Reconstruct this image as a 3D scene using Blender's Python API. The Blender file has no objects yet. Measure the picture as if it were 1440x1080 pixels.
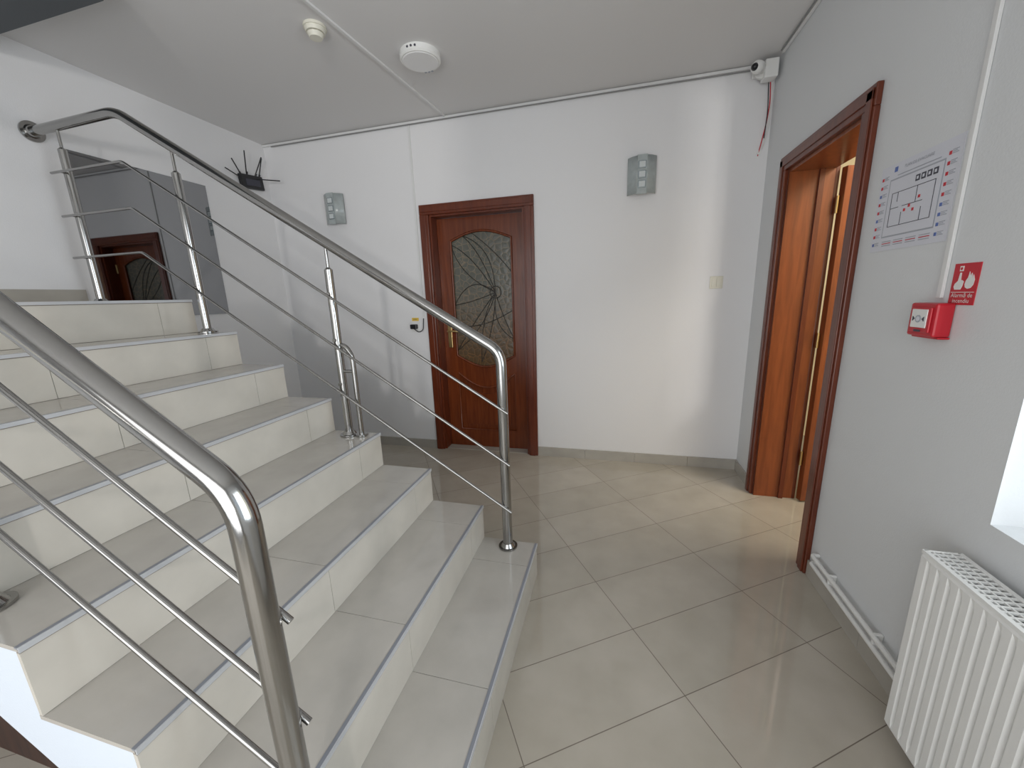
import bpy, bmesh, math
from mathutils import Vector, Matrix
sc=bpy.context.scene
try:
    sc.view_settings.view_transform='Standard'
except Exception: pass
H=1.355
# ---------------- materials
def mat(name,col,rough=.5,metal=0,noise=0,nscale=5,bump=0,bscale=200,spec=None,emit=None,es=0,trans=0,alpha=1):
    m=bpy.data.materials.new(name); m.use_nodes=True
    nt=m.node_tree; p=nt.nodes['Principled BSDF']
    p.inputs['Base Color'].default_value=(*col,1)
    p.inputs['Roughness'].default_value=rough; p.inputs['Metallic'].default_value=metal
    if spec is not None: p.inputs['Specular IOR Level'].default_value=spec
    if noise or bump:
        tc=nt.nodes.new('ShaderNodeTexCoord')
    if noise:
        n=nt.nodes.new('ShaderNodeTexNoise'); n.inputs['Scale'].default_value=nscale; n.inputs['Detail'].default_value=6
        nt.links.new(tc.outputs['Object'],n.inputs['Vector'])
        r=nt.nodes.new('ShaderNodeValToRGB')
        r.color_ramp.elements[0].position=.3; r.color_ramp.elements[1].position=.7
        r.color_ramp.elements[0].color=(*[c*(1-noise) for c in col],1)
        r.color_ramp.elements[1].color=(*[min(1,c*(1+noise)) for c in col],1)
        nt.links.new(n.outputs['Fac'],r.inputs['Fac']); nt.links.new(r.outputs['Color'],p.inputs['Base Color'])
    if bump:
        n2=nt.nodes.new('ShaderNodeTexNoise'); n2.inputs['Scale'].default_value=bscale; n2.inputs['Detail'].default_value=3
        nt.links.new(tc.outputs['Object'],n2.inputs['Vector'])
        b=nt.nodes.new('ShaderNodeBump'); b.inputs['Strength'].default_value=bump; b.inputs['Distance'].default_value=.002
        nt.links.new(n2.outputs['Fac'],b.inputs['Height']); nt.links.new(b.outputs['Normal'],p.inputs['Normal'])
    return m
def wood(name,c1,c2,rough=.25,axis='Z'):
    m=bpy.data.materials.new(name); m.use_nodes=True; nt=m.node_tree; p=nt.nodes['Principled BSDF']
    tc=nt.nodes.new('ShaderNodeTexCoord'); mp=nt.nodes.new('ShaderNodeMapping')
    s={'Z':(14,14,1.2),'X':(1.2,14,14)}[axis]; mp.inputs['Scale'].default_value=s
    n=nt.nodes.new('ShaderNodeTexNoise'); n.inputs['Scale'].default_value=3; n.inputs['Detail'].default_value=8; n.inputs['Distortion'].default_value=.6
    r=nt.nodes.new('ShaderNodeValToRGB'); r.color_ramp.elements[0].position=.32; r.color_ramp.elements[1].position=.7
    r.color_ramp.elements[0].color=(*c1,1); r.color_ramp.elements[1].color=(*c2,1)
    nt.links.new(tc.outputs['Object'],mp.inputs['Vector']); nt.links.new(mp.outputs[0],n.inputs['Vector'])
    nt.links.new(n.outputs['Fac'],r.inputs['Fac']); nt.links.new(r.outputs[0],p.inputs['Base Color'])
    p.inputs['Roughness'].default_value=rough
    return m
M={}
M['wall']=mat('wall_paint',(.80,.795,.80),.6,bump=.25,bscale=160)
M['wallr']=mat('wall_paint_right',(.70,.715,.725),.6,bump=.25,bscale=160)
M['ceil']=mat('ceiling_paint',(.72,.71,.705),.8,bump=.15,bscale=120)
M['beam']=mat('beam_paint',(.10,.11,.12),.8,bump=.1)
M['white']=mat('white_plastic',(.8,.8,.78),.4)
M['cream']=mat('cream_plastic',(.74,.72,.62),.4)
M['trunk']=mat('trunking_plastic',(.74,.74,.73),.45)
M['trunkshade']=mat('trunking_shadow_line',(.25,.25,.25),.6)  # dark colour standing in for the shadow line along the trunking
M['steel']=mat('stainless_steel',(.38,.375,.365),.13,1,noise=.06,nscale=3)
M['wood']=wood('mahogany_wood',(.10,.020,.008),(.16,.034,.012),.28)
M['leaf']=wood('door_leaf_wood',(.12,.025,.007),(.20,.045,.012),.25)
M['woodin']=wood('jamb_wood',(.18,.046,.015),(.27,.072,.022),.28)
M['dwood']=wood('dark_wood',(.03,.014,.01),(.07,.03,.02),.5)
M['tile']=mat('stair_tile',(.47,.445,.405),.06,noise=.07,nscale=7)
M['rtile']=mat('riser_tile',(.60,.57,.51),.12,noise=.07,nscale=6)
M['grout']=mat('grout',(.25,.22,.19),.9)
M['nose']=mat('nosing_aluminium',(.27,.285,.32),.4,.25)
M['nose2']=mat('nosing_edge',(.62,.64,.67),.3,.3)
M['side']=mat('stair_side_paint',(.64,.70,.78),.6,bump=.2)
M['bb']=mat('baseboard_tile',(.42,.395,.35),.2,noise=.08,nscale=6)
M['black']=mat('black_plastic',(.012,.012,.014),.35)
M['red']=mat('red_plastic',(.50,.012,.025),.35)
M['redflat']=mat('red_print',(.55,.02,.035),.5)
M['paper']=mat('poster_paper',(.66,.67,.73),.3)
M['blue']=mat('blue_print',(.10,.16,.42),.5)
M['grey']=mat('grey_print',(.38,.40,.45),.5)
M['green']=mat('green_print',(.02,.35,.2),.5)
M['dark']=mat('dark_print',(.05,.05,.07),.5)
M['rad']=mat('radiator_enamel',(.78,.78,.76),.3)
M['frost']=mat('frosted_glass',(.40,.44,.44),.2,noise=.1,nscale=30)
M['frost2']=mat('frosted_glass_light',(.62,.66,.66),.25)
M['chrome']=mat('chrome',(.35,.40,.42),.2,.6)
M['led']=mat('lamp_diffuser',(.85,.85,.85),.4)
M['mirror']=mat('tinted_mirror',(.29,.295,.305),.02,1)
M['brass']=mat('brass',(.55,.4,.18),.3,1)
M['yellow']=mat('yellow_print',(.8,.55,.08),.5)
M['lead']=mat('lead_came',(.035,.03,.025),.4,.3)
M['croom']=mat('cream_wall',(.85,.76,.55),.7,bump=.1)
def glassmat():
    m=bpy.data.materials.new('crackle_glass'); m.use_nodes=True; nt=m.node_tree; p=nt.nodes['Principled BSDF']
    tc=nt.nodes.new('ShaderNodeTexCoord'); v=nt.nodes.new('ShaderNodeTexVoronoi'); v.feature='DISTANCE_TO_EDGE'; v.inputs['Scale'].default_value=20
    r=nt.nodes.new('ShaderNodeValToRGB'); r.color_ramp.elements[0].position=.0; r.color_ramp.elements[1].position=.07
    r.color_ramp.elements[0].color=(.24,.19,.13,1); r.color_ramp.elements[1].color=(.125,.125,.105,1)
    sp=nt.nodes.new('ShaderNodeSeparateXYZ'); mr=nt.nodes.new('ShaderNodeMapRange'); mr.inputs['From Min'].default_value=.8; mr.inputs['From Max'].default_value=1.5
    mx=nt.nodes.new('ShaderNodeMix'); mx.data_type='RGBA'; mx.blend_type='MULTIPLY'; mx.inputs['Factor'].default_value=1
    cr=nt.nodes.new('ShaderNodeValToRGB'); cr.color_ramp.elements[0].color=(1,.62,.38,1); cr.color_ramp.elements[1].color=(1,1,1,1)
    nt.links.new(tc.outputs['Object'],sp.inputs[0]); nt.links.new(sp.outputs['Z'],mr.inputs['Value']); nt.links.new(mr.outputs[0],cr.inputs['Fac'])
    nt.links.new(tc.outputs['Object'],v.inputs['Vector']); nt.links.new(v.outputs['Distance'],r.inputs['Fac'])
    nt.links.new(r.outputs[0],mx.inputs['A']); nt.links.new(cr.outputs[0],mx.inputs['B']); nt.links.new(mx.outputs['Result'],p.inputs['Base Color'])
    b=nt.nodes.new('ShaderNodeBump'); b.inputs['Strength'].default_value=.6; b.inputs['Distance'].default_value=.004
    nt.links.new(v.outputs['Distance'],b.inputs['Height']); nt.links.new(b.outputs[0],p.inputs['Normal'])
    p.inputs['Roughness'].default_value=.2
    return m
M['sglass']=glassmat()
def floormat():
    m=bpy.data.materials.new('floor_tile'); m.use_nodes=True; nt=m.node_tree; p=nt.nodes['Principled BSDF']
    tc=nt.nodes.new('ShaderNodeTexCoord'); mp=nt.nodes.new('ShaderNodeMapping'); mp.vector_type='TEXTURE'
    mp.inputs['Location'].default_value=(.107,1.407,0); mp.inputs['Rotation'].default_value=(0,0,math.radians(33.5))
    br=nt.nodes.new('ShaderNodeTexBrick'); br.offset=0; br.squash=1
    br.inputs['Scale'].default_value=1; br.inputs['Brick Width'].default_value=.592; br.inputs['Row Height'].default_value=.292
    br.inputs['Mortar Size'].default_value=.0017; br.inputs['Mortar Smooth'].default_value=.3
    br.inputs['Color1'].default_value=(.46,.42,.355,1); br.inputs['Color2'].default_value=(.50,.455,.39,1); br.inputs['Mortar'].default_value=(.18,.15,.12,1)
    n=nt.nodes.new('ShaderNodeTexNoise'); n.inputs['Scale'].default_value=5; n.inputs['Detail'].default_value=8
    mx=nt.nodes.new('ShaderNodeMix'); mx.data_type='RGBA'; mx.blend_type='MULTIPLY'; mx.inputs['Factor'].default_value=1
    r=nt.nodes.new('ShaderNodeValToRGB'); r.color_ramp.elements[0].position=.3; r.color_ramp.elements[0].color=(.87,.87,.85,1); r.color_ramp.elements[1].position=.7; r.color_ramp.elements[1].color=(1,1,1,1)
    nt.links.new(tc.outputs['Object'],mp.inputs[0]); nt.links.new(mp.outputs[0],br.inputs['Vector'])
    nt.links.new(tc.outputs['Object'],n.inputs['Vector']); nt.links.new(n.outputs['Fac'],r.inputs['Fac'])
    nt.links.new(br.outputs['Color'],mx.inputs['A']); nt.links.new(r.outputs[0],mx.inputs['B']); nt.links.new(mx.outputs['Result'],p.inputs['Base Color'])
    mr=nt.nodes.new('ShaderNodeMapRange'); mr.inputs['To Min'].default_value=.05; mr.inputs['To Max'].default_value=.7
    nt.links.new(br.outputs['Fac'],mr.inputs['Value']); nt.links.new(mr.outputs[0],p.inputs['Roughness'])
    p.inputs['Specular IOR Level'].default_value=.6
    b=nt.nodes.new('ShaderNodeBump'); b.invert=True; b.inputs['Strength'].default_value=.3; b.inputs['Distance'].default_value=.002
    nt.links.new(br.outputs['Fac'],b.inputs['Height']); nt.links.new(b.outputs[0],p.inputs['Normal'])
    return m
M['floor']=floormat()
# ---------------- builder
class B:
    def __init__(s,name,mx=None):
        s.name=name; s.v=[]; s.f=[]; s.mi=[]; s.sm=[]; s.mats=[]; s.mx=mx or Matrix.Identity(4)
    def m(s,k):
        if k not in s.mats: s.mats.append(k)
        return s.mats.index(k)
    def add(s,vs,fs,k,smooth=False,mx=None):
        o=len(s.v); T=s.mx@mx if mx else s.mx
        for v in vs: s.v.append(T@Vector(v))
        i=s.m(k)
        for f in fs: s.f.append([o+a for a in f]); s.mi.append(i); s.sm.append(smooth)
    def box(s,a,b,k,bev=0,mx=None):
        x0,x1=sorted((a[0],b[0]));y0,y1=sorted((a[1],b[1]));z0,z1=sorted((a[2],b[2]))
        if bev:
            bm=bmesh.new(); bmesh.ops.create_cube(bm,size=1)
            for v in bm.verts: v.co=Vector((x0+(v.co.x+.5)*(x1-x0),y0+(v.co.y+.5)*(y1-y0),z0+(v.co.z+.5)*(z1-z0)))
            bmesh.ops.bevel(bm,geom=bm.edges[:],offset=bev,segments=2,affect='EDGES',profile=.5)
            bm.verts.index_update()
            s.add([v.co.copy() for v in bm.verts],[[v.index for v in f.verts] for f in bm.faces],k,False,mx); bm.free(); return
        vs=[(x0,y0,z0),(x1,y0,z0),(x1,y1,z0),(x0,y1,z0),(x0,y0,z1),(x1,y0,z1),(x1,y1,z1),(x0,y1,z1)]
        s.add(vs,[(3,2,1,0),(4,5,6,7),(0,1,5,4),(1,2,6,5),(2,3,7,6),(3,0,4,7)],k,False,mx)
    def cyl(s,p,q,r,k,r2=None,n=24,mx=None,smooth=True):
        p=Vector(p);q=Vector(q); r2=r if r2 is None else r2
        d=(q-p).normalized(); a=d.orthogonal().normalized(); b=d.cross(a)
        vs=[];
        for c,rr in((p,r),(q,r2)):
            for i in range(n):
                t=2*math.pi*i/n; vs.append(c+(a*math.cos(t)+b*math.sin(t))*rr)
        s.add(vs,[(i,(i+1)%n,n+(i+1)%n,n+i) for i in range(n)],k,smooth,mx)
        s.add(vs[:n],[list(range(n))[::-1]],k,False,mx); s.add(vs[n:],[list(range(n))],k,False,mx)
    def tube(s,pts,r,k,bend=0,n=16,mx=None):
        P=[Vector(p) for p in pts]; path=[P[0]]
        for i in range(1,len(P)-1):
            if bend:
                a=(P[i-1]-P[i]); b=(P[i+1]-P[i]); t=min(bend,a.length*.45,b.length*.45)
                A=P[i]+a.normalized()*t; C=P[i]+b.normalized()*t
                for j in range(9):
                    u=j/8; path.append(A*(1-u)**2+P[i]*2*u*(1-u)+C*u*u)
            else: path.append(P[i])
        path.append(P[-1]); N=len(path)
        tan=[]
        for i in range(N):
            a=path[max(i-1,0)]; b=path[min(i+1,N-1)]
            if 0<i<N-1: tan.append(((path[i]-a).normalized()+(b-path[i]).normalized()).normalized())
            else: tan.append((b-a).normalized())
        u=tan[0].orthogonal().normalized(); vs=[]
        for i in range(N):
            u=(u-tan[i]*u.dot(tan[i])).normalized(); w=tan[i].cross(u)
            for j in range(n):
                t=2*math.pi*j/n; vs.append(path[i]+(u*math.cos(t)+w*math.sin(t))*r)
        fs=[(i*n+j,i*n+(j+1)%n,(i+1)*n+(j+1)%n,(i+1)*n+j) for i in range(N-1) for j in range(n)]
        s.add(vs,fs,k,True,mx)
        s.add(vs[:n],[list(range(n))[::-1]],k,False,mx); s.add(vs[-n:],[list(range(n))],k,False,mx)
    def prism(s,poly,axis,a,b,k,mx=None):
        def P(p,t): return (p[0],t,p[1]) if axis=='y' else (p[0],p[1],t)
        n=len(poly); vs=[P(p,a) for p in poly]+[P(p,b) for p in poly]
        s.add(vs,[list(range(n)),list(range(n,2*n))[::-1]]+[(i,(i+1)%n,n+(i+1)%n,n+i) for i in range(n)],k,False,mx)
    def sphere(s,c,r,k,sz=(1,1,1),n=20,mx=None):
        vs=[];fs=[]; m=n//2
        for i in range(m+1):
            ph=math.pi*i/m
            for j in range(n):
                t=2*math.pi*j/n; vs.append((c[0]+r*sz[0]*math.sin(ph)*math.cos(t),c[1]+r*sz[1]*math.sin(ph)*math.sin(t),c[2]+r*sz[2]*math.cos(ph)))
        fs=[(i*n+j,(i+1)*n+j,(i+1)*n+(j+1)%n,i*n+(j+1)%n) for i in range(m) for j in range(n)]
        s.add(vs,fs,k,True,mx)
    def text(s,body,size,k,u,v,n=.001,mx=None,align='CENTER'):
        c=bpy.data.curves.new('t','FONT'); c.body=body; c.size=size; c.align_x=align; c.resolution_u=2
        o=bpy.data.objects.new('t',c); sc.collection.objects.link(o)
        bpy.context.view_layer.update()
        me=bpy.data.meshes.new_from_object(o.evaluated_get(bpy.context.evaluated_depsgraph_get()))
        s.add([(q.co.x+u,q.co.y+v,n) for q in me.vertices],[list(p.vertices) for p in me.polygons],k,False,mx)
        bpy.data.objects.remove(o); bpy.data.curves.remove(c); bpy.data.meshes.remove(me)
    def done(s):
        me=bpy.data.meshes.new(s.name); me.from_pydata([tuple(v) for v in s.v],[],s.f)
        for k in s.mats: me.materials.append(M[k])
        me.polygons.foreach_set('material_index',s.mi); me.polygons.foreach_set('use_smooth',s.sm)
        bm=bmesh.new(); bm.from_mesh(me)
        bmesh.ops.recalc_face_normals(bm,faces=bm.faces); bm.to_mesh(me); bm.free()
        o=bpy.data.objects.new(s.name,me); sc.collection.objects.link(o); return o
def frame(o,u,v,n):
    return Matrix(((u[0],v[0],n[0],o[0]),(u[1],v[1],n[1],o[1]),(u[2],v[2],n[2],o[2]),(0,0,0,1)))
def onright(y,z,x=None): return frame((XR if x is None else x,y,z),(0,-1,0),(0,0,1),(-1,0,0))
def onback(x,z,y=None): return frame((x,YB if y is None else y,z),(1,0,0),(0,0,1),(0,-1,0))
def onleft(y,z): return frame((XL,y,z),(0,1,0),(0,0,1),(1,0,0))
XR=.94; YB=3.11; XL=-3.02; YF=-1.6; ZC=2.725; T=.22
# ---------------- shell
b=B('floor'); b.box((XL-T,YF-T,-.12),(3.2,4.2,0),'floor'); b.done()
b=B('ceiling'); b.box((XL-T,YF-T,ZC),(3.2,4.2,ZC+.15),'ceil'); b.done()
D1=(-1.49,-.685,2.035)
b=B('wall_back')
b.box((XL-T,YB,0),(D1[0],YB+T,ZC),'wall'); b.box((D1[1],YB,0),(XR+T,YB+T,ZC),'wall'); b.box((D1[0],YB,D1[2]),(D1[1],YB+T,ZC),'wall'); b.done()
D2=(2.0,2.72,2.01)
W1=(-1.35,1.153,.751,2.3)
b=B('wall_right')
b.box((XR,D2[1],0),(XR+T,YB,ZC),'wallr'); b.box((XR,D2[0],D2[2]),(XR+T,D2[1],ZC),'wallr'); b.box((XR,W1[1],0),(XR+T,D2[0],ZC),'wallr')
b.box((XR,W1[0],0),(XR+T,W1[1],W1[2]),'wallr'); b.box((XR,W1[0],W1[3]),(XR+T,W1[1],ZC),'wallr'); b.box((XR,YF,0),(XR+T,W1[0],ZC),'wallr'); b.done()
b=B('wall_left'); b.box((XL-T,YF,0),(XL,YB,ZC),'wall'); b.done()
W2=(-2.2,.6,.05,2.35)
b=B('wall_front')
b.box((XL-T,YF-T,0),(W2[0],YF,ZC),'wall'); b.box((W2[1],YF-T,0),(XR+T,YF,ZC),'wall'); b.box((W2[0],YF-T,W2[3]),(W2[1],YF,ZC),'wall'); b.box((W2[0],YF-T,0),(W2[1],YF,W2[2]),'wall'); b.done()
b=B('wall_side_room'); b.box((3.0,1.2,0),(3.15,4.0,ZC),'croom'); b.box((XR+T,4.0,0),(3.15,4.15,ZC),'croom'); b.box((XR+T,1.165,0),(3.15,1.2,ZC),'croom'); b.done()
b=B('ceiling_beam'); b.box((XL+.002,.6,2.62),(-2.1,1.45,ZC-.001),'beam'); b.done()
def window(name,mk,w,h,n=2):
    b=B(name,mk); f=.06
    b.box((0,0,-.03),(w,f,.03),'white',.006); b.box((0,h-f,-.03),(w,h,.03),'white',.006)
    for i in range(n+1):
        u=i*(w-f)/n; b.box((u,f,-.03),(u+f,h-f,.03),'white',.006)
    b.done()
window('window_1',frame((XR+T-.035,W1[1],W1[2]+.0),(0,-1,0),(0,0,1),(-1,0,0)),W1[1]-W1[0],W1[3]-W1[2])
window('window_2',frame((W2[1],YF-T+.05,W2[2]),(-1,0,0),(0,0,1),(0,1,0)),W2[1]-W2[0],W2[3]-W2[2],3)
b=B('baseboard_back')
for a,c in((XL,-1.565),(-.61,XR)):
    x=a
    while x<c-.01:
        e=min(x+.4,c); b.box((x+.001,YB-.012,0),(e-.001,YB,.08),'bb'); x=e
b.done()
b=B('baseboard_right'); 
for a,c in((YF,.3),(.3,.7),(.7,1.1),(1.1,1.5),(1.5,1.918),(2.80,YB-.013)): b.box((XR-.012,a+.001,0),(XR,c-.001,.08),'bb')
b.done()
b=B('baseboard_left'); b.box((XL,YF,1.398),(XL+.012,1.635,1.478),'bb'); b.done()
# ---------------- stairs
XN=lambda n:-.339-.2687*(n-1); RZ=.1745; Y0,Y1=.365,1.64; XS=XL+.003; YS=YF+.003
b=B('staircase')
poly=[(XN(1)-.012,0)]
for n in range(1,9):
    poly.append((XN(n)-.012,n*RZ-.012))
    if n<8: poly.append((XN(n+1)-.012,n*RZ-.012))
poly+= [(XS,8*RZ-.012),(XS,1.2),(-2.454,1.2),(-.605,0)]
b.prism(poly,'y',Y0+.004,Y1-.004,'side')
b.box((XS,YS,1.2),(XN(8)-.012,Y0+.004,8*RZ-.012),'side')
for n in range(1,9):
    x0=XN(n); x1=XN(n+1) if n<8 else XL; z=n*RZ
    ys=[Y0,.9,1.47,Y1] if n%2 else [Y0,.905,1.465,Y1]
    if n==8: ys=[YS,-.8,-.25,.33,.9,1.47,Y1]
    xs=[x0-.004]; 
    if n==8: xs+= [x0-.4]
    xs.append(x1-.012 if n<8 else XS)
    yt=ys[0]
    b.box((x0-.012,yt+.002,z-.012),(xs[-1],Y1-.002,z-.004),'grout')
    b.box((x0-.013,ys[0]+.002,z-RZ),(x0-.006,Y1-.002,z-.012),'grout')
    for i in range(len(ys)-1):
        for j in range(len(xs)-1):
            b.box((xs[j]-(.001 if j else .0),ys[i]+.0009,z-.011),(xs[j+1],ys[i+1]-.0009,z),'tile')
        b.box((x0-.010,ys[i]+.0009,z-RZ+.001),(x0,ys[i+1]-.0009,z-.014),'rtile')
    b.box((x0-.009,ys[0],z-.003),(x0+.001,Y1,z+.0016),'nose'); b.box((x0+.001,ys[0],z-.011),(x0+.004,Y1,z+.0016),'nose2')
    b.box((x0,ys[0],z-.0135),(x0+.002,Y1,z-.011),'grout')
b.done()
b=B('understair_dark_filler')  # added dark block, stands in for the dark void below the flight
b.prism([(-.70,0.0),(-2.50,1.17),(XL+.005,1.17),(XL+.005,0.0)],'y',.5,1.55,'dwood')
b.box((-2.9,.485,.03),(-2.0,.5,.75),'dwood',.004); b.cyl((-2.1,.47,.4),(-2.1,.486,.4),.012,'brass'); b.done()
# ---------------- railings
def railing(name,y,ys,xc,zc,slope,xb,offs_t,offs_b,posts,extra,stub):
    b=B(name); zt=zc+slope*(xc-xb)
    hz=lambda x: zt if x<xb else zc+slope*(xc-x)
    b.tube([(XL+.004,y,zt-.01),(xb,y,zt),(xc,y,zc),(xc,y,RZ+.002)],.023,'steel',bend=.06,n=24)
    b.cyl((XL+.001,y,zt-.01),(XL+.012,y,zt-.01),.05,'steel',n=32); b.cyl((XL+.012,y,zt-.01),(XL+.03,y,zt-.01),.034,'steel',.028,n=32)
    def flange(x,z): 
        b.cyl((x,y,z+.002),(x,y,z+.009),.045,'steel',n=32); b.cyl((x,y,z+.009),(x,y,z+.025),.034,'steel',.024,n=32)
    flange(xc,RZ)
    for x,n in posts:
        z=n*RZ; flange(x,z); top=hz(x)
        b.cyl((x,y,z+.002),(x,y,top-.12),.0185,'steel'); b.cyl((x,y,top-.12),(x,y,top-.11),.0185,'steel',.008)
        b.cyl((x,y,top-.12),(x,y,top-.01),.007,'steel',n=12)
        for o in offs_t: b.cyl((x,y,top-o),(x,ys,top-o),.008,'steel',n=12)
    for ot,ob in zip(offs_t,offs_b):
        b.tube([(-2.90,ys,zt-ot),(xb+.01,ys,zt-ot),(xc+stub,ys,zc-ob-slope*stub)],.0065,'steel',bend=.02,n=12)
        b.cyl((xc,y,zc-ob),(xc,ys,zc-ob),.008,'steel',n=12)
    if extra:
        x=extra[0]; b.tube([(x-.075,y,extra[1]+.06),(x-.03,y,extra[1]+.05),(x,y,extra[1]),(x,y,4*RZ+.002)],.012,'steel',bend=.03); b.cyl((x,y,4*RZ+.002),(x,y,4*RZ+.012),.03,'steel')
        b.cyl((x-.065,y,4*RZ+.33),(x,y,4*RZ+.33),.008,'steel')
    b.done()
railing('stair_railing',1.59,1.562,-.47,1.125,.614,-2.39,(.23,.445,.66),(.25,.495,.73),[(-1.286,4),(-2.083,7),(-2.823,8)],(-1.215,1.10),.03)
railing('stair_railing',.42,.448,-.555,1.07,.665,-2.36,(.225,.455,.68),(.24,.465,.69),[(-1.37,4),(-2.16,7),(-2.823,8)],None,.022)
b=B('wall_mirror'); b.box((XL+.001,1.70,1.30),(XL+.007,2.50,2.25),'mirror'); b.done()
# ---------------- back door
yb=YB; 
b=B('door_1')
t=.078
o0,o1,oz=-1.563,-.61,2.107
for (a,c) in((o0,o0+t),(o1-t,o1)):
    b.box((a,yb-.022,0),(c,yb,oz-t),'wood',.004); b.box((a+.012,yb-.028,0),(c-.022,yb-.02,oz-t),'wood',.003)
b.box((o0,yb-.022,oz-t),(o1,yb,oz),'wood',.004); b.box((o0+.01,yb-.028,oz-t+.02),(o1-.01,yb-.02,oz-.012),'wood',.003)
i0,i1,iz=D1[0]+.02,D1[1]-.02,D1[2]-.02
b.box((D1[0]+.001,yb-.001,0),(i0,yb+T-.01,iz),'wood'); b.box((i1,yb-.001,0),(D1[1]-.001,yb+T-.01,iz),'wood'); b.box((D1[0]+.001,yb-.001,iz),(D1[1]-.001,yb+T-.01,D1[2]-.001),'wood')
ly=yb+.10; lx0,lx1,lz=i0+.003,i1-.003,iz-.003
g0,g1=lx0+.115,lx1-.115; N=16
def arc(za,rise): return [(g0+(g1-g0)*i/N, za+rise*math.sin(math.pi*i/N)) for i in range(N+1)]
b.box((lx0,ly,.005),(g0,ly+.04,lz),'leaf'); b.box((g1,ly,.005),(lx1,ly+.04,lz),'leaf')
top=arc(1.83,.07); b.prism(top+[(g1,lz),(g0,lz)],'y',ly,ly+.04,'leaf')
bot=arc(.86,-.10); low=arc(.70,-.13)
b.prism(bot+low[::-1],'y',ly,ly+.04,'leaf')
b.prism([(g0,.005),(g1,.005),(g1,.17),(g0,.17)],'y',ly,ly+.04,'leaf')
b.prism(arc(1.83,.07)+arc(.86,-.10)[::-1],'y',ly+.015,ly+.022,'sglass')
b.prism(low+[(g1,.17),(g0,.17)],'y',ly+.018,ly+.03,'leaf')
gi0,gi1=g0+.05,g1-.05
b.prism([(gi0+(gi1-gi0)*i/N,.63-.12*math.sin(math.pi*i/N)) for i in range(N+1)]+[(gi1,.22),(gi0,.22)],'y',ly+.006,ly+.02,'leaf')
b.tube([(p[0],ly-.001,p[1]) for p in top]+[(p[0],ly-.001,p[1]) for p in arc(.86,-.10)[::-1]]+[(top[0][0],ly-.001,top[0][1])],.010,'leaf',n=10)
b.tube([(p[0],ly,p[1]) for p in low]+[(g1,ly,.17),(g0,ly,.17),(low[0][0],ly,low[0][1])],.008,'leaf',n=10)
gy=ly+.013
def curve(p0,p1,p2,r=.0032): b.tube([((1-u)**2*p0[0]+2*u*(1-u)*p1[0]+u*u*p2[0],gy,(1-u)**2*p0[1]+2*u*(1-u)*p1[1]+u*u*p2[1]) for u in [i/12 for i in range(13)]],r,'lead',n=6)
cx,cz=(g0+g1)/2+.11,1.40
b.tube([(cx+.05*math.cos(a*math.pi/8),gy,cz+.05*math.sin(a*math.pi/8)) for a in range(17)],.003,'lead',n=6)
for e,c1,c2 in(((g0,1.80),(g0+.18,1.72),(g0+.05,1.55)),((g0,1.30),(g0+.15,1.58),(g0+.2,1.33)),((g0+.1,1.87),(cx-.12,1.75),(cx-.0,1.78)),
               ((g0,.9),(cx-.1,1.1),(cx-.25,1.1)),((g1,1.0),(cx+.05,1.2),(cx-.05,1.1)),((cx-.15,.80),(cx-.15,1.2),(cx-.02,1.1))):
    curve((cx,cz),c1,e); curve((cx,cz),c2,e)
curve((g0,1.15),(cx-.2,1.05),(g1,1.25)); curve((g0+.18,1.89),(cx,1.75),(g1,1.55))
hx=lx0+.058
b.box((hx-.02,ly-.008,.93),(hx+.02,ly,1.15),'brass',.004); b.cyl((hx,ly-.05,1.08),(hx,ly-.006,1.08),.009,'brass'); b.tube([(hx,ly-.05,1.08),(hx+.06,ly-.052,1.08),(hx+.10,ly-.045,1.075)],.009,'brass')
for z in(.25,1.75): b.cyl((i1-.008,ly-.008,z),(i1-.008,ly-.008,z+.09),.007,'brass')
b.box((D1[0]+.02,YB+.01,0),(D1[1]-.02,YB+T-.01,.004),'bb'); b.done()
# ---------------- right door
b=B('door_2')
x=XR; t=.08; o0,o1,oz=1.92,2.80,2.088
for (a,c) in((o0,o0+t),(o1-t,o1)):
    b.box((x-.022,a,0),(x,c,oz-t),'wood',.004)
b.box((x-.022,o0,oz-t),(x,o1,oz),'wood',.004)
b.box((x-.028,o0+.012,0),(x-.02,o0+.05,oz-.02),'wood',.003); b.box((x-.028,o1-.05,0),(x-.02,o1-.012,oz-.02),'wood',.003); b.box((x-.028,o0+.012,oz-.055),(x-.02,o1-.012,oz-.015),'wood',.003)
b.box((x-.001,D2[0]+.001,0),(x+T,D2[0]+.02,D2[2]-.02),'woodin'); b.box((x-.001,D2[1]-.02,0),(x+T,D2[1]-.001,D2[2]-.02),'woodin'); b.box((x-.001,D2[0]+.001,D2[2]-.02),(x+T,D2[1]-.001,D2[2]-.001),'woodin')
b.box((x+.14,D2[1]-.035,0),(x+.165,D2[1]-.02,D2[2]-.02),'wood'); b.box((x+.14,D2[0]+.02,0),(x+.165,D2[0]+.035,D2[2]-.02),'wood')
b.box((x+T,D2[1]-.02,0),(x+T+.02,D2[1]+.06,D2[2]+.06),'wood',.003);b.box((x+T,D2[0]-.06,0),(x+T+.02,D2[0]+.02,D2[2]+.06),'wood',.003)
R=Matrix.Translation((x+T+.022,D2[1]-.03,0))@Matrix.Rotation(math.radians(14),4,'Z')
b.box((0,-.04,.01),(.70,0,D2[2]-.025),'woodin',.003,mx=R)
for za,zc in((.2,.85),(1.05,1.85)): b.box((.12,-.046,za),(.58,-.038,zc),'woodin',.003,mx=R)
for z in(.25,1.0,1.75): b.cyl((x+T+.014,D2[1]-.045,z),(x+T+.014,D2[1]-.045,z+.09),.008,'brass')
b.tube([(.64,-.04,1.05),(.64,-.09,1.05),(.54,-.09,1.05)],.009,'brass',mx=R)
b.done()
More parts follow.
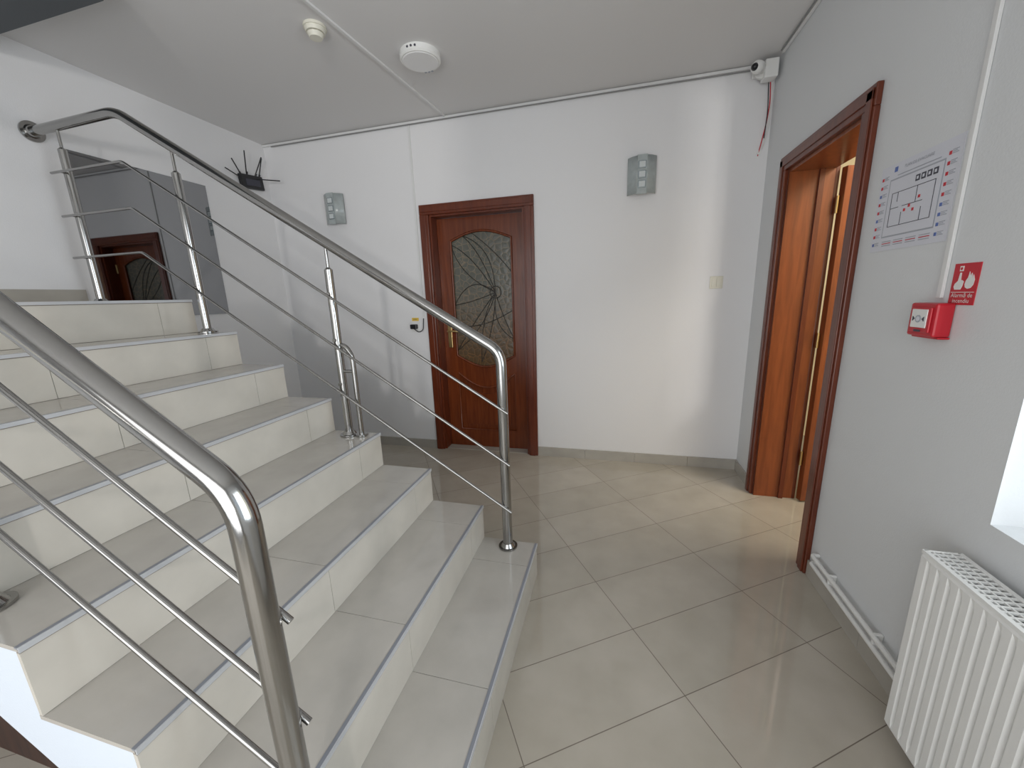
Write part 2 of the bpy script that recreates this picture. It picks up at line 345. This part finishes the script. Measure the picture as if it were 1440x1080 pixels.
# ---------------- sconces
def sconce(x,z):
    b=B('wall_sconce',onback(x,z)); w=.095; h=.12; N=14
    b.box((-.05,-.06,0),(.05,.06,.02),'white',.003)
    for sg in(-1,1):
        vs=[];
        for i in range(N+1):
            u=-w+(w-.032)*i/N
            n_=.075-.055*(u/w)**2*1.0
            for vv in(-h,h): 
                for d in(0,.005): vs.append((sg*u,vv,n_-d))
        fs=[]
        for i in range(N):
            a=i*4;c=a+4
            fs+=[(a,c,c+2,a+2),(a+1,a+3,c+3,c+1),(a,a+1,c+1,c),(a+2,c+2,c+3,a+3)]
        fs+=[(0,2,3,1),(4*N,4*N+1,4*N+3,4*N+2)]
        b.add(vs,fs,'frost',True)
    b.box((-.034,-h-.005,.060),(.034,h+.005,.068),'frost',.002)
    for c in(-.062,0,.062):
        b.box((-.026,c-.024,.066),(.026,c+.024,.074),'chrome',.002); b.box((-.020,c-.018,.072),(.020,c+.018,.076),'frost2',.001)
    for vv in(-.09,.09): b.cyl((-.0,vv,.0),(-.0,vv,.062),.006,'chrome')
    b.done()
sconce(.163,2.15); sconce(-2.354,2.14)
# ---------------- ceiling things
b=B('smoke_detector',frame((-1.504,1.994,ZC),(1,0,0),(0,-1,0),(0,0,-1)))
b.cyl((0,0,0),(0,0,.012),.055,'cream',n=40); b.cyl((0,0,.012),(0,0,.03),.05,'cream',.045,n=40); b.cyl((0,0,.03),(0,0,.034),.03,'dark',n=32); b.cyl((0,0,.034),(0,0,.052),.04,'cream',.03,n=40)
for i in range(10):
    a=i*math.pi/5; b.box((.032*math.cos(a)-.003,.032*math.sin(a)-.003,.028),(.032*math.cos(a)+.003,.032*math.sin(a)+.003,.036),'cream')
b.done()
b=B('ceiling_lamp',frame((-1.109,2.364,ZC),(1,0,0),(0,-1,0),(0,0,-1)))
b.cyl((0,0,0),(0,0,.03),.113,'white',.115,n=64); b.cyl((0,0,.03),(0,0,.038),.115,'white',.107,n=64); b.cyl((0,0,.038),(0,0,.041),.1,'led',.096,n=64)
for a in(1.35,1.55,1.75): b.cyl((.1125*math.cos(a),.1125*math.sin(a),.016),(.1165*math.cos(a),.1165*math.sin(a),.016),.006,'dark',n=10)
for a in(1.35,1.55,1.75): b.box((.104*math.cos(a)-.006,-.104*math.sin(a)-.005,.037),(.104*math.cos(a)+.006,-.104*math.sin(a)+.005,.0415),'grey')
b.done()
# trunking: separate runs
b=B('cable_trunking')
b.box((XL+.002,YB-.014,ZC-.021),(XR-.002,YB-.001,ZC-.004),'trunk',.002)
b.tube([(XR-.11,3.092,ZC-.034),(0,3.092,ZC-.029),(-1,3.092,ZC-.027),(XL+.1,3.092,ZC-.029)],.0045,'trunkshade',n=8); b.done()  # thin dark tube painted in as the shadow line below the trunking
b=B('cable_trunking')
b.box((XR-.02,YF+.01,ZC-.017),(XR-.002,YB-.13,ZC-.003),'trunk',.002)
b.tube([(XR-.027,YF+.05,ZC-.008),(XR-.03,1.5,ZC-.012),(XR-.028,2.96,ZC-.01)],.004,'trunkshade',n=8); b.done()  # thin dark tube painted in as the shadow line beside this run
p=Vector((-1.43,1.65,0)); q=Vector((-1.29,YB-.02,0)); d=(q-p).normalized(); pr=Vector((-d.y,d.x,0))*.008
b=B('cable_trunking')
vs=[(p-pr),(p+pr),(q+pr),(q-pr)]
b.add([(v.x,v.y,ZC-.001) for v in vs]+[(v.x,v.y,ZC-.012) for v in vs],[(0,1,2,3),(7,6,5,4),(0,4,5,1),(1,5,6,2),(2,6,7,3),(3,7,4,0)],'trunk'); b.done()
b=B('cable_trunking'); b.box((-1.607,YB-.010,1.21),(-1.593,YB-.001,ZC-.022),'trunk',.001); b.done()
b=B('cable_trunking'); b.box((XR-.010,1.448,1.312),(XR-.001,1.464,ZC-.018),'trunk',.001); b.done()
# ---------------- security camera
b=B('security_camera')
b.box((XR-.095,YB-.12,2.60),(XR-.022,YB-.04,2.70),'white',.006)
b.box((.80,YB-.035,2.64),(.845,YB-.018,2.68),'white',.004)
b.cyl((.80,2.98,2.655),(.85,3.03,2.665),.026,'white'); b.sphere((.795,2.965,2.65),.036,'white'); b.sphere((.775,2.945,2.645),.02,'black')
b.cyl((.842,3.03,2.66),(.85,3.05,2.66),.045,'white'); 
b.done()
b=B('dangling_cable')
b.tube([(XR-.04,YB-.05,2.60),(XR-.022,YB-.02,2.5),(XR-.03,YB-.012,2.38),(XR-.05,YB-.012,2.26),(XR-.06,YB-.008,2.2)],.003,'redflat',bend=.04,n=8)
b.tube([(XR-.03,YB-.05,2.60),(XR-.015,YB-.02,2.5),(XR-.015,YB-.012,2.35),(XR-.04,YB-.012,2.24)],.003,'white',bend=.04,n=8)
b.tube([(XR-.05,YB-.05,2.60),(XR-.03,YB-.02,2.45),(XR-.035,YB-.012,2.3)],.003,'black',bend=.04,n=8)
b.cyl((XR-.055,YB-.001,2.22),(XR-.055,YB-.012,2.22),.012,'white')
b.done()
def switch(name,x,z,w,h,k='white'):
    b=B(name,onback(x,z)); b.box((-w/2,-h/2,0),(w/2,h/2,.009),k,.003); b.box((-w*.36,-h*.36,.009),(-.001,h*.36,.014),k,.0015); b.box((.001,-h*.36,.009),(w*.36,h*.36,.014),k,.0015); b.done()
switch('light_switch',.696,1.41,.085,.085,'cream'); switch('light_switch',-1.73,1.41,.045,.05,'cream')
b=B('power_outlet',onback(-1.69,1.13))
b.box((-.04,-.045,0),(.04,.045,.01),'white',.003); b.box((-.03,.048,0),(.035,.075,.002),'yellow'); b.text('230V',.02,'dark',0,.054,.003)
b.cyl((0,-.0,.008),(0,-.0,.014),.026,'white'); b.box((-.03,-.02,.012),(.03,.02,.05),'black',.006)
b.tube([(0,-.015,.04),(.05,-.05,.045),(.085,-.03,.03),(.088,.07,.012)],.004,'black',bend=.03,n=8); b.done()
# ---------------- router
b=B('wifi_router',onleft(2.91,2.385))
Rt=Matrix.Rotation(math.radians(6),4,'Z')
b.box((-.11,-.065,.001),(.11,.045,.035),'black',.008,mx=Rt)
b.box((-.07,-.04,.034),(.07,.01,.038),'dark',.001,mx=Rt)
for u,du,dv,dn in((-.09,-.07,.10,.02),(-.03,-.03,.17,.06),(.05,.05,.15,.06),(.09,.04,.15,.03)):
    b.cyl((u,.04,.02),(u+du*.15,.04+dv*.15,.02+dn*.2),.007,'black',n=10,mx=Rt); b.tube([(u+du*.1,.04+dv*.1,.022),(u+du,.04+dv,.02+dn)],.0045,'black',n=8,mx=Rt)
b.tube([(-.08,-.0,.03),(-.24,.06,.04)],.0045,'black',n=8,mx=Rt)
b.tube([(.05,.02,.03),(.12,.0,.20)],.0045,'black',n=8,mx=Rt)
b.done()
# ---------------- poster
b=B('evacuation_plan_poster',onright(1.842,1.475)); w,h=.357,.29
b.box((0,0,0),(w,h,.0015),'paper')
z=.0025
b.box((.055,.045,.001),(.30,.24,.0018),'grey'); b.box((.060,.05,.001),(.295,.235,.0024),'paper')
b.box((.07,.262,.001),(.085,.278,z),'blue'); b.text('PLAN DE EVACUARE',.014,'grey',.185,.264,.003)
b.box((.09,.247,.001),(.28,.2495,z),'grey')
for i in range(9):
    for u0,kk in((.010,('redflat' if i%3 else 'blue')),(.308,('redflat' if i>3 else 'blue'))):
        b.box((u0,.02+i*.028,.001),(u0+.009,.030+i*.028,z),kk)
        for j in range(3): b.box((u0+.012,.021+i*.028+j*.0045,.001),(u0+.034-.006*(j%2),.0228+i*.028+j*.0045,z),'grey')
for i in range(4):
    for j in range(3): b.box((.065+i*.06,.016+j*.007,.001),(.11+i*.06,.0185+j*.007,z),('grey','redflat','grey')[j])
def line(a,c,wd=.0018,k='dark'): b.box((min(a[0],c[0])-wd/2,min(a[1],c[1])-wd/2,.002),(max(a[0],c[0])+wd/2,max(a[1],c[1])+wd/2,.0032),k)
for a,c in(((.08,.08),(.275,.08)),((.08,.08),(.08,.19)),((.08,.19),(.275,.19)),((.275,.08),(.275,.19)),((.14,.08),(.14,.12)),((.2,.14),(.2,.19)),((.14,.14),(.23,.14)),((.08,.14),(.12,.14)),((.23,.08),(.23,.12)),((.11,.16),(.11,.19))): line(a,c)
for u,v in((.15,.12),(.17,.13),(.19,.115),(.21,.15)): b.box((u,v,.002),(u+.009,v+.009,.0034),('green','redflat')[int(u*100)%2])
for i in range(4): b.box((.185+i*.025,.205,.002),(.203+i*.025,.224,.0034),'dark'); b.box((.19+i*.025,.21,.003),(.198+i*.025,.219,.0038),'paper')
b.done()
# ---------------- fire sign
b=B('fire_alarm_sign',onright(1.428,1.293)); w,h=.084,.113
b.box((0,0,0),(w,h,.002),'redflat')
b.box((.004,.034,.002),(.080,.0355,.003),'white')
b.text('Alarmă de',.0165,'white',.042,.021,.0025); b.text('incendiu',.0165,'white',.042,.006,.0025)
b.prism([(.048,.048),(.056,.044),(.066,.046),(.072,.054),(.074,.068),(.068,.082),(.067,.072),(.062,.086),(.058,.078),(.054,.09),(.052,.074),(.047,.066),(.045,.056)],'z',.002,.003,'white')
b.prism([(.014,.042),(.034,.042),(.038,.052),(.040,.064),(.034,.068),(.030,.066),(.028,.088),(.023,.088),(.021,.066),(.012,.058),(.010,.05)],'z',.002,.003,'white')
b.box((.020,.092,.002),(.032,.106,.003),'white'); b.cyl((.026,.099,.003),(.026,.099,.0035),.004,'redflat')
b.done()
b=B('manual_call_point',onright(1.50,1.20)); w,h=.105,.098
b.box((0,0,0.001),(w,h,.045),'red',.006); b.box((.012,.012,.044),(w-.012,h-.012,.05),'red',.003)
b.box((.022,.026,.049),(w-.022,h-.018,.052),'white',.001); b.cyl((w/2,h/2+.003,.052),(w/2,h/2+.003,.0535),.011,'grey'); b.cyl((w/2,h/2+.003,.0535),(w/2,h/2+.003,.054),.007,'paper')
b.prism([(.030,.045),(.038,.052),(.030,.059)],'z',.052,.0535,'dark'); b.prism([(.075,.045),(.067,.052),(.075,.059)],'z',.052,.0535,'dark')
b.box((.04,.014,.049),(.065,.020,.052),'dark')
b.box((.0,-.006,.001),(w,.0,.03),'red',.002)
b.done()
# ---------------- radiator
b=B('radiator'); xf=.825; xbk=.915; ya,yb2=.02,1.172; z0,z1=.055,.648
def panel(x,k):
    prof=[]; y=ya+.02; per=.0335
    while y+per<yb2-.012:
        prof+=[(x,y),(x,y+per*.55),(x+.009,y+per*.68),(x+.009,y+per*.87)]; y+=per
    prof.append((x,y)); prof.append((x,yb2-.006)); prof=[(x,ya+.004)]+prof
    n=len(prof); vs=[]
    for zz,dx in((z0,.006),(z0+.012,0),(z0+.04,0),(z1-.045,0),(z1-.014,0),(z1-.002,.006)):
        flat=zz in(z0,z0+.012,z1-.014,z1-.002)
        for px,py in prof: vs.append(((x if flat else px)+dx,py,zz))
    b.add(vs,[(r*n+i,r*n+i+1,(r+1)*n+i+1,(r+1)*n+i) for r in range(5) for i in range(n-1)],k)
panel(xf,'rad')
b.box((xf+.012,ya+.01,z0+.01),(xf+.018,yb2-.01,z1-.01),'rad'); b.box((xbk-.012,ya+.01,z0),(xbk,yb2-.01,z1-.006),'rad')
for yy in(ya,yb2-.006): b.box((xf+.004,yy,z0+.02),(xbk-.002,yy+.006,z1+.002),'rad',.002)
b.box((xf+.003,ya,z1-.008),(xf+.014,yb2,z1+.002),'rad'); b.box((xbk-.012,ya,z1-.008),(xbk,yb2,z1+.002),'rad')
y=ya+.01
while y<yb2-.01:
    b.box((xf+.012,y,z1-.004),(xbk-.012,y+.006,z1+.001),'rad'); y+=.0165
for xx in(.848,.867,.886): b.box((xx-.002,ya,z1-.005),(xx+.002,yb2,z1+.0015),'rad')
for y in [ya+.03+i*.025 for i in range(44)]: b.box((xf+.02,y,z0+.04),(xbk-.014,y+.002,z1-.03),'grey')
for zz in(z0+.06,z1-.1): 
    for yy in(.2,1.0): b.box((xbk-.005,yy,zz),(XR-.001,yy+.04,zz+.03),'rad')
b.done()
b=B('heating_pipes')
for zz in(.11,.15):
    b.tube([(XR-.001,1.85,zz),(XR-.03,1.85,zz),(XR-.03,1.175,zz)],.009,'rad',bend=.02,n=12)
for yy in(1.4,1.7): b.box((XR-.03,yy,.1),(XR-.001,yy+.012,.16),'rad',.002)
b.done()
# ---------------- camera
X=Vector((2091,53,-543)).normalized(); Yv=Vector((145,-127,543)); Yv=(Yv-X*Yv.dot(X)).normalized(); Z=X.cross(Yv)
if Z.y>0: Z=-Z
right=Vector((X[0],Yv[0],Z[0])); up=-Vector((X[1],Yv[1],Z[1])); back=-Vector((X[2],Yv[2],Z[2]))
cd=bpy.data.cameras.new('camera'); co=bpy.data.objects.new('camera',cd); sc.collection.objects.link(co)
cd.sensor_width=36; cd.lens=543/1440*36; cd.clip_start=.02
co.matrix_world=Matrix(((right[0],up[0],back[0],0),(right[1],up[1],back[1],0),(right[2],up[2],back[2],H),(0,0,0,1)))
sc.camera=co
# ---------------- light
w=bpy.data.worlds.new('world'); sc.world=w; w.use_nodes=True
bg=w.node_tree.nodes['Background']; bg.inputs[0].default_value=(.80,.9,1,1); bg.inputs[1].default_value=1.0
def area(name,loc,d,sx,sy,p,col):
    l=bpy.data.lights.new(name,'AREA'); l.shape='RECTANGLE'; l.size=sx; l.size_y=sy; l.energy=p; l.color=col
    o=bpy.data.objects.new(name,l); sc.collection.objects.link(o); o.location=loc; o.rotation_euler=Vector(d).to_track_quat('-Z','Z').to_euler()
area('daylight_window_right',(1.75,.1,1.7),(-1,0,-.05),2.0,1.7,36,(.84,.93,1))
area('daylight_window_front',(-.8,YF-.02,1.25),(0,1,0),2.6,2.1,40,(1,.98,.96))
area('side_room_light',(2.0,1.8,2.6),(0,.1,-1),.8,.8,36,(1,.93,.8))
area('sunlit_facade_glow',(1.72,-5.05,1.5),(-.12,1,0),.22,.5,95,(1,.97,.93))
